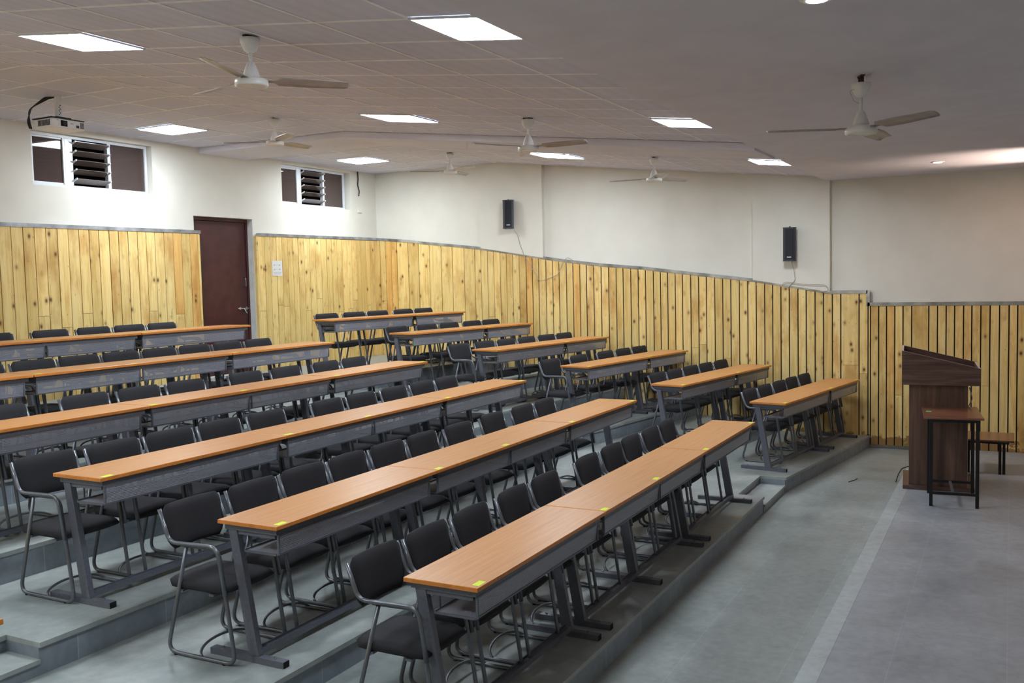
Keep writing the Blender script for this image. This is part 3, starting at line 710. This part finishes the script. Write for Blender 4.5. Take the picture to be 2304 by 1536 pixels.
# ---------------------------------------------------------------- chairs
def build_chair():
    t = empty('chair', (0, 0, 0))
    # seat cushion with a rounded front
    bm = bmesh.new(); nx, ny = 10, 12; Wd, y0, y1 = 0.199, -0.225, 0.205
    grid = []
    for j in range(ny+1):
        v = j/ny; y = y0+(y1-y0)*v; row = []
        for i in range(nx+1):
            s = -1+2*i/nx
            hw = Wd*(1-0.10*max(0, (0.25-v)/0.25)**2 - 0.03*max(0, (v-0.85)/0.15)**2)
            zt = 0.437 - 0.028*max(0, (0.28-v)/0.28)**2 - 0.014*abs(s)**5 + 0.004*math.cos(PI*v)
            row.append((hw*s, y, zt))
        grid.append(row)
    top = [[bm.verts.new(p) for p in r] for r in grid]
    bot = [[bm.verts.new((p[0]*0.96, p[1]*0.97, 0.378 - 0.006*(1-abs(-1+2*i/nx)**2) + (0.012 if j == 0 else 0))) for i, p in enumerate(r)] for j, r in enumerate(grid)]
    for j in range(ny):
        for i in range(nx):
            f = bm.faces.new((top[j][i], top[j][i+1], top[j+1][i+1], top[j+1][i])); f.smooth = True
            f = bm.faces.new((bot[j][i], bot[j+1][i], bot[j+1][i+1], bot[j][i+1])); f.smooth = True
    for j in range(ny):
        for i in (0, nx): bm.faces.new((top[j][i], top[j+1][i], bot[j+1][i], bot[j][i])).smooth = True
    for i in range(nx):
        for j in (0, ny): bm.faces.new((top[j][i], top[j][i+1], bot[j][i+1], bot[j][i])).smooth = True
    s_ = obj('seat', bm, M['fabric'], t)
    bm = bmesh.new()
    for y_ in (-0.11, 0.12): bxm(bm, -0.198, 0.198, y_-0.018, y_+0.018, 0.362, 0.374)
    bxm(bm, -0.15, -0.12, -0.12, 0.12, 0.366, 0.38); bxm(bm, 0.12, 0.15, -0.12, 0.12, 0.366, 0.38)
    obj('seat_bracket', bm, M['tube_metal'], t)
    # backrest: curved padded shell, rounded lower corners
    bm = bmesh.new(); nx, nz = 12, 10; fr, bk = [], []
    for j in range(nz+1):
        v = j/nz; z = 0.585 + 0.243*v; rf, rb = [], []
        hw = 0.213*(1 - 0.20*max(0, (0.35-v)/0.35)**2.2 - 0.11*max(0, (v-0.80)/0.20)**2.5)
        th = 0.025*math.sqrt(max(0.02, 1-abs(2*v-1)**4))
        for i in range(nx+1):
            s = -1+2*i/nx
            yc = 0.186 + 0.052*v - 0.010*v*v - 0.022*s*s + 0.012
            edge = math.sqrt(max(0.05, 1-abs(s)**8))
            rf.append(bm.verts.new((hw*s, yc - th*edge, z))); rb.append(bm.verts.new((hw*s, yc + th*edge*0.9, z+0.003*v)))
        fr.append(rf); bk.append(rb)
    for j in range(nz):
        for i in range(nx):
            bm.faces.new((fr[j][i], fr[j][i+1], fr[j+1][i+1], fr[j+1][i])).smooth = True
            bm.faces.new((bk[j][i], bk[j+1][i], bk[j+1][i+1], bk[j][i+1])).smooth = True
        for i in (0, nx): bm.faces.new((fr[j][i], fr[j+1][i], bk[j+1][i], bk[j][i])).smooth = True
    for i in range(nx):
        for j in (0, nz): bm.faces.new((fr[j][i], fr[j][i+1], bk[j][i+1], bk[j][i])).smooth = True
    obj('backrest', bm, M['fabric'], t)
    R = 0.0115
    for s in (-1, 1):
        # upper tube: up the back, along the arm, down to mid leg
        bm = bmesh.new(); X = 0.219*s
        pts = fillet([(X, 0.232, 0.812), (X, 0.165, 0.635), (X, -0.190, 0.645), (X*0.995, -0.232, 0.385)], [0, 0.075, 0.075, 0], 7)
        tube(bm, pts, R, 9)
        obj('armrest', bm, M['tube_metal'], t)
        # sled loop: floor runner, rear leg leaning to the arm, front leg
        bm = bmesh.new(); X2 = 0.201*s
        pts = fillet([(X2, 0.09, 0.625), (X2, -0.180, 0.630), (X2, -0.272, R), (X2, 0.235, R), (X2, 0.055, 0.622)], [0, 0.07, 0.06, 0.06, 0], 7)
        pts = pts[:1] + pts[1:-1] + pts[-1:]
        tube(bm, pts, R, 9)
        fr_ = obj('sled_frame', bm, M['tube_metal'], t)
        bm = bmesh.new()
        bm.free()
        for y_ in (-0.19, 0.17):
            bm = bmesh.new(); lathe(bm, [(0.013, 0.0), (0.014, 0.008), (0.008, 0.014)], 8, (X2, y_, 0.0))
            obj('floor_glide', bm, M['black_plastic'], fr_)
    bm = bmesh.new()
    pts = [(0.201*math.sin(a), -0.03+0.075*math.cos(a), 0.016+0.045*math.cos(a)) for a in [rad(x) for x in range(-90, 91, 12)]]
    tube(bm, pts, 0.008, 7); obj('stretcher', bm, M['tube_metal'], t)
    for o_ in t.children:
        for v in o_.data.vertices:
            if v.co.z > 0.08: v.co.z = 0.08+(v.co.z-0.08)*1.015
    return t
chair0 = build_chair()
CC = {1: [3.87, 4.335, 4.81, 5.36, 5.83, 6.57, 7.06, 7.53, 8.0, 8.47], 2: [3.8, 4.28, 4.75, 5.22, 5.69, 6.16, 6.68, 7.3, 7.85, 8.33],
      3: [3.79, 4.29, 4.77, 5.26, 5.77, 6.54, 7.03, 7.55, 8.05, 8.52], 4: [3.74, 4.22, 4.93, 5.45, 5.96, 6.70, 7.26, 7.88, 8.37],
      5: [4.9, 5.38, 5.85, 6.32, 6.79, 7.26, 7.73, 8.2], 6: [5.36, 5.84, 6.47, 7.0, 7.47, 7.94]}
CR = {1: [0.42, 0.89, 1.36, 1.83, 2.30], 2: [0.50, 0.97, 1.44, 1.91, 2.38], 3: [0.02, 0.70, 1.40, 1.90, 2.37], 4: [-0.04, 0.50, 0.97, 1.46, 1.95, 2.42],
      5: [0.35, 0.96, 1.46, 1.98, 2.45], 6: [0.42, 0.95, 1.42, 1.97, 2.44]}
OR = ['first', 'second', 'third', 'fourth', 'fifth', 'sixth', 'seventh', 'eighth', 'ninth', 'tenth']
for k in CC:
    for i, x in enumerate(CC[k]):
        yp = 0.74 if k == 1 else 0.78
        x = x*(CY[k]+yp)/(CY[k]+0.68)
        place(chair0, (x, CY[k]+yp-0.24+random.uniform(-0.012, 0.012), T[k]), rad(random.uniform(-1.2, 1.2)),
              'black padded tube-frame chair, %s from left behind the %s centre desk row' % (OR[i], ORD[k]), 'chair', 'black chairs behind the centre desks')
for k in CR:
    x0, y0 = RO[k]; ca, sa = math.cos(ANG), math.sin(ANG)
    for i, s in enumerate(CR[k]):
        tt = 0.72-0.24+random.uniform(-0.01, 0.01)
        gx, gy = x0+s*ca+0.62*sa, y0-s*sa+0.62*ca
        s = s + 0.10*(gx*ca-gy*sa)/(gx*sa+gy*ca)
        place(chair0, (x0+s*ca+tt*sa, y0-s*sa+tt*ca, T[k]), -ANG+rad(random.uniform(-1.2, 1.2)),
              'black padded tube-frame chair, %s from left in the %s right hand row' % (OR[i], ORD[k]), 'chair', 'black chairs behind the right hand desks')

# ---------------------------------------------------------------- lectern
SZ = 0.045
lect = tag(empty('lectern', (10.86, 1.015, SZ), rad(-90+5)), 'tall dark walnut lectern with a slanted boxed top on the stage', 'lectern')
# local axes: x along the near side (toward the right of the photo), y away from the camera
def LZ(z): return z + ZC - SZ
boxo('base_plate', (0.0, 0.70, 0, 0.84, 0.0, 0.042), M['walnut_h'], lect, 0.002)
bm = bmesh.new(); z0, z1 = 0.042, LZ(-1.215)
bxm(bm, 0.06, 0.63, 0.045, 0.065, z0, z1); bxm(bm, 0.06, 0.63, 0.78, 0.80, z0, z1)
bxm(bm, 0.06, 0.08, 0.065, 0.78, z0, z1)
obj('pedestal', bm, M['walnut_v'], lect, 0.001)
boxo('pedestal_edge', (0.6305, 0.633, 0.045, 0.065, z0, z1), M['board_edge'], lect)
boxo('inner_shelf', (0.08, 0.60, 0.065, 0.78, 0.55, 0.568), M['walnut_h'], lect)
hb, hl, hr = LZ(-1.218), LZ(-0.852), LZ(-1.037)
def side(name, y0, y1):
    bm = bmesh.new(); pr = [(-0.012, hb), (0.75, hb), (0.75, hr), (-0.012, hl)]
    a = [bm.verts.new((p[0], y0, p[1])) for p in pr]; b = [bm.verts.new((p[0], y1, p[1])) for p in pr]
    bm.faces.new(a); bm.faces.new(b[::-1])
    for i in range(4):
        f = bm.faces.new((a[i], a[(i+1) % 4], b[(i+1) % 4], b[i])); f.material_index = 1 if i == 2 else 0
    return obj(name, bm, [M['walnut_h'], M['board_edge']], lect)
side('head_side', 0.0, 0.018); side('head_side', 0.83, 0.848)
bm = bmesh.new(); fs = bxm(bm, -0.012, 0.006, 0.018, 0.83, hb, hl-0.004); fs[1].material_index = 1; obj('head_front', bm, [M['walnut_h'], M['board_edge']], lect)
bm = bmesh.new(); fs = bxm(bm, 0.732, 0.75, 0.018, 0.83, hb, hr); fs[1].material_index = 1; obj('head_back', bm, [M['walnut_h'], M['board_edge']], lect)
bm = bmesh.new(); sl = (hr-hl)/0.774
vs = []
for x in (0.006, 0.732):
    for y in (0.018, 0.83):
        for dz in (-0.075, -0.06): vs.append(bm.verts.new((x, y, hl+sl*(x+0.012)+dz)))
for q in ((0, 1, 3, 2), (4, 6, 7, 5), (0, 4, 5, 1), (2, 3, 7, 6), (0, 2, 6, 4), (1, 5, 7, 3)): bm.faces.new([vs[i] for i in q])
obj('reading_surface', bm, M['walnut_h'], lect)
bm = bmesh.new(); tube(bm, fillet([(0.0, 0, 0.30), (0.03, 0, 0.18), (-0.02, 0, 0.07), (0.01, 0, 0.0)], 0.05), 0.006, 6)
o = obj('cable', bm, M['wire_white'], lect, loc=(0.648, 0.12, z1-0.33))
# black lead snaking from the lectern onto the floor
bm = bmesh.new()
pts = [(11.95, 0.98, 0.055), (11.85, 1.03, 0.11), (11.65, 1.10, 0.11), (11.5, 1.125, 0.06), (11.38, 1.135, 0.007)]
tube(bm, fillet(pts, 0.25, 6), 0.006, 8); tag(obj('power_cable', bm, M['wire_dark'], None), 'black power lead curving off the stage edge behind the lectern', 'cable')

# ---------------------------------------------------------------- small tall table in front of lectern
def leg_bar(name, x, y, z0, z1, par, s=0.016):
    return boxo(name, (x-s, x+s, y-s, y+s, z0, z1), M['black_iron'], par)
tb = tag(empty('side_table', (10.13, 0.755, SZ), rad(-90+6)), 'small tall brown-topped table with black iron legs beside the lectern', 'table')
TH = LZ(-1.45)
# local x: along the near edge, local y: away
bm = bmesh.new(); bxm(bm, 0, 0.54, 0, 0.84, TH-0.022, TH); obj('table_top', bm, M['brown_top'], tb, 0.003)
for x, y in ((0.07, 0.03), (0.485, 0.03), (0.07, 0.62), (0.485, 0.62)): leg_bar('leg', x, y, 0, TH-0.05, tb)
bm = bmesh.new()
for y in (0.03, 0.62): bxm(bm, 0.07, 0.485, y-0.012, y+0.012, TH-0.05, TH-0.022)
for x in (0.07, 0.485): bxm(bm, x-0.012, x+0.012, 0.03, 0.62, TH-0.05, TH-0.022)
obj('top_frame', bm, M['black_iron'], tb)
for y in (0.03, 0.62): boxo('stretcher', (0.0825, 0.4725, y-0.012, y+0.012, 0.12, 0.145), M['black_iron'], tb)
boxo('stretcher', (0.26, 0.285, 0.042, 0.608, 0.125, 0.143), M['tube_metal'], tb)
s = boxo('sticker', (0.035, 0.085, 0.38, 0.44, TH, TH+0.0008), M['green'], tb); s['label'] = 'small green sticker'
# low stool behind it
sb = tag(empty('stool', (12.02, 0.0, SZ), 0), 'low brown-topped stool with black iron legs behind the tall table', 'stool')
SH = 0.395
bm = bmesh.new(); bxm(bm, -0.03, 0.58, -0.05, 0.50, SH-0.02, SH); obj('seat', bm, M['brown_top'], sb, 0.003)
for x, y in ((0.0, 0.095), (0.03, 0.055), (0.0, 0.46), (0.03, 0.42)): leg_bar('leg', x, y, 0, SH-0.045, sb, 0.015)
bm = bmesh.new()
for y in (0.06, 0.44): bxm(bm, 0, 0.54, y-0.012, y+0.012, SH-0.045, SH-0.02)
for x in (0.0, 0.54): bxm(bm, x-0.012, x+0.012, 0.0, 0.44, SH-0.045, SH-0.02)
obj('seat_frame', bm, M['black_iron'], sb)

# ---------------------------------------------------------------- column speakers
def speaker(x, y, z0, z1, rz, tilt, label):
    t = tag(empty('wall_speaker', (x, y, (z0+z1)/2)), label, 'speaker', 'black column speakers')
    t.rotation_euler = (0, tilt, rz)
    hh = (z1-z0)/2; bm = bmesh.new()
    prof = [(0.0, -0.055), (0.0, 0.055), (-0.05, 0.085), (-0.085, 0.085), (-0.098, 0.05), (-0.103, 0.0), (-0.098, -0.05), (-0.085, -0.085), (-0.05, -0.085)]
    prism(bm, prof, -hh+0.008, hh-0.008); obj('speaker_body', bm, M['speaker_side'], t)
    bm = bmesh.new(); pr = [(-0.0855, 0.072), (-0.0995, 0.05), (-0.106, 0.0), (-0.0995, -0.05), (-0.0855, -0.072), (-0.08, 0.0)]
    prism(bm, pr, -hh+0.02, hh-0.02); obj('grille', bm, M['speaker_grille'], t)
    for a, b in ((-hh, -hh+0.008), (hh-0.008, hh)):
        bm = bmesh.new(); prism(bm, [(p[0]*1.04-(0.0), p[1]*1.06) for p in prof], a, b); obj('end_cap', bm, M['speaker_side'], t)
    # small pale maker's mark low on the grille
    bm = bmesh.new()
    for i, (w_, sl_) in enumerate(((0.008, 1), (0.008, 0), (0.008, 0), (0.008, 1), (0.008, 0))):
        yy = 0.027-i*0.0115
        bxm(bm, -0.1075, -0.1055, yy-w_, yy, -hh+0.045, -hh+0.061)
    obj('badge', bm, M['paper'], t)
    bm = bmesh.new(); bxm(bm, 0.0, 0.065, -0.02, 0.02, -0.03, 0.03); tube(bm, [(0.0, 0, -0.1), (0.065, 0, -0.1)], 0.01)
    lathe(bm, [(0.012, hh), (0.012, hh+0.015), (0.0, hh+0.018)], 10, (-0.04, 0, 0)); obj('bracket', bm, M['black_plastic'], t)
    return t
XPI = XR-0.085
speaker(XPI-0.055, 7.115, zw(0.805), zw(1.258), rad(22), rad(5), 'black column speaker on the left pilaster, tilted down')
speaker(XPI-0.055, 2.715, zw(0.165), zw(0.628), rad(3), rad(2), 'black column speaker on the right pilaster nearer the stage')
def wire(name, pts, r, mat, label, rad_=0.06):
    bm = bmesh.new(); tube(bm, fillet(pts, rad_, 5), r, 6)
    return tag(obj(name, bm, mat), label, 'cable')
xw = XPI-0.006; xb = XP-0.010
wire('speaker_wire', [(xw-0.04, 7.03, zw(0.80)), (xw, 6.99, zw(0.72)), (xw, 6.95, zw(0.55)), (xw-0.0, 6.90, zw(0.435)), (xb-0.03, 6.88, zw(0.39)), (xb-0.006, 6.62, zw(-0.02)), (xb-0.006, 6.55, zw(-0.02)), (xb-0.006, 6.3, zw(0.06)), (xb-0.02, 6.2, zw(0.25)), (xb-0.03, 6.12, zw(0.335)), (xb-0.03, 6.03, zw(0.28))], 0.0045, M['wire_white'], 'thin pale wire drooping over the boards below the left speaker')
wire('speaker_wire', [(xw-0.04, 2.70, zw(0.165)), (xw, 2.68, zw(0.06)), (xw, 2.66, zw(-0.10)), (xw-0.01, 2.76, zw(-0.20)), (xb-0.03, 2.87, zw(-0.19)), (xb-0.03, 2.80, zw(-0.12)), (xb-0.03, 2.5, zw(-0.16)), (xb-0.03, 2.25, zw(-0.17)), (xb-0.03, 2.2, zw(-0.25)), (xb-0.03, 2.35, zw(-0.27))], 0.0045, M['wire_white'], 'thin pale looped wire along the trim below the right speaker')

# cut cable, switch box, notice on the back wall
wire('loose_cable', [(13.09, YB-0.012, cz(9.7)-0.005), (13.10, YB-0.012, zw(1.75)), (13.08, YB-0.012, zw(1.66)), (13.12, YB-0.012, zw(1.55)), (13.10, YB-0.012, zw(1.47))], 0.011, M['wire_dark'], 'dark frayed cable hanging from the ceiling in the back corner', 0.05)
t = tag(boxo('switch_box', (13.07, 13.17, YB-0.02, YB, zw(1.19), zw(1.28)), M['wall'], None, 0.004), 'small cream wall box under the hanging cable', 'switch box')
nt_ = tag(boxo('notice', (10.86, 11.08, YP-0.004, YP-0.001, zw(0.14), zw(0.365)), M['paper']), 'white printed notice sheet pinned to the boards right of the door', 'notice')
bm = bmesh.new()
for zz in (0.30, 0.235):
    for i, (cx, ww, hh_) in enumerate(((10.905, 0.028, 0.03), (10.945, 0.02, 0.012), (10.975, 0.02, 0.010), (11.02, 0.03, 0.03))):
        for q in range(4):
            a = cx-ww/2+random.random()*ww*0.6; zq = zz-hh_/2+random.random()*hh_*0.6
            bxm(bm, a, a+ww*0.35, YP-0.0048, YP-0.004, zw(zq), zw(zq+hh_*0.3))
for i in range(3): bxm(bm, 10.885, 11.05, YP-0.0046, YP-0.004, zw(0.19-i*0.013), zw(0.193-i*0.013))
obj('printing', bm, M['ink'], nt_)

# ---------------------------------------------------------------- projector
pj = tag(empty('projector', (6.24, 8.24, cz(8.2))), 'white projector hung from the ceiling above the larger window', 'projector')
def P(z): return z - 1.885
bm = bmesh.new(); bxm(bm, -0.18, 0.18, -0.14, 0.14, P(1.555), P(1.645)); obj('projector_body', bm, M['white_case'], pj, 0.012)
bm = bmesh.new(); bxm(bm, -0.185, 0.185, -0.135, 0.145, P(1.645), P(1.655)); bxm(bm, -0.08, 0.08, -0.08, 0.08, P(1.655), P(1.675)); obj('mount_plate', bm, M['black_plastic'], pj, 0.002)
bm = bmesh.new(); bxm(bm, -0.022, 0.022, -0.022, 0.022, P(1.67), 0.0); bxm(bm, -0.05, 0.05, -0.05, 0.05, -0.006, 0); obj('mount_pole', bm, M['white_case'], pj)
bm = bmesh.new()
for i in range(6):
    bxm(bm, -0.012+0.012*(i % 2), 0.0+0.012*(i % 2), -0.0235, -0.0215, P(1.70)+0.018*i, P(1.708)+0.018*i)
obj('pole_holes', bm, M['black_plastic'], pj)
bm = bmesh.new(); bxm(bm, -0.085, -0.015, -0.144, -0.139, P(1.575), P(1.63)); lens_h = obj('lens_recess', bm, M['hole_black'], pj)
bm = bmesh.new(); lathe(bm, [(0.022, 0.0), (0.022, 0.012), (0.012, 0.006), (0.0, 0.004)], 20); lo2 = obj('lens', bm, M['black_plastic'], lens_h, loc=(-0.05, -0.144, P(1.602))); lo2.rotation_euler = (rad(90), 0, 0)
bm = bmesh.new(); bxm(bm, 0.085, 0.115, -0.143, -0.139, P(1.575), P(1.60)); bxm(bm, 0.02, 0.055, -0.1415, -0.139, P(1.607), P(1.611)); bxm(bm, -0.13, -0.11, -0.1415, -0.139, P(1.625), P(1.629)); obj('sensor_window', bm, M['black_plastic'], pj)
bm = bmesh.new()
for i in range(10): bxm(bm, -0.183, -0.179, -0.11+0.018*i, -0.10+0.018*i, P(1.575), P(1.63))
for i in range(4): bxm(bm, 0.13+0.011*i, 0.136+0.011*i, -0.142, -0.139, P(1.572), P(1.632))
obj('vent', bm, M['speaker_side'], pj)
bm = bmesh.new()
for q in range(4):
    o_ = 0.012*q
    tube(bm, fillet([(0.0, 0.02+o_, -0.003), (-0.06-o_, 0.06, -0.03+o_*0.3), (-0.20-o_, 0.12, P(1.76)-o_), (-0.24+o_*0.8, 0.14, P(1.62)), (-0.21+o_*0.6, 0.15, P(1.56))], 0.08, 6), 0.006, 6)
obj('cable_bundle', bm, M['wire_dark'], pj)

# scraps
bm = bmesh.new(); tube(bm, [(11.2, 1.62, 0.004), (11.3, 1.57, 0.006), (11.42, 1.555, 0.004)], 0.004, 6)
tag(obj('twig', bm, M['wire_dark']), 'thin dark twig lying on the floor before the right hand tier', 'twig')
bm = bmesh.new(); bmesh.ops.create_icosphere(bm, subdivisions=2, radius=0.045)
for v in bm.verts: v.co *= random.uniform(0.65, 1.15); v.co.z *= 0.7
o = obj('crumpled_paper', bm, M['paper']); o.location = (5.42, 7.13, T[5]+0.637)
tag(o, 'crumpled white paper on the shelf of the fifth centre desk row', 'paper')
bm = bmesh.new(); bmesh.ops.create_icosphere(bm, subdivisions=2, radius=0.03)
for v in bm.verts: v.co *= random.uniform(0.6, 1.2); v.co.y *= 0.4
o = obj('green_wrapper', bm, M['green']); o.location = (10.46, 6.995, T[5]+0.63)
tag(o, 'crumpled green wrapper at the left end of the fifth right hand desk', 'wrapper')
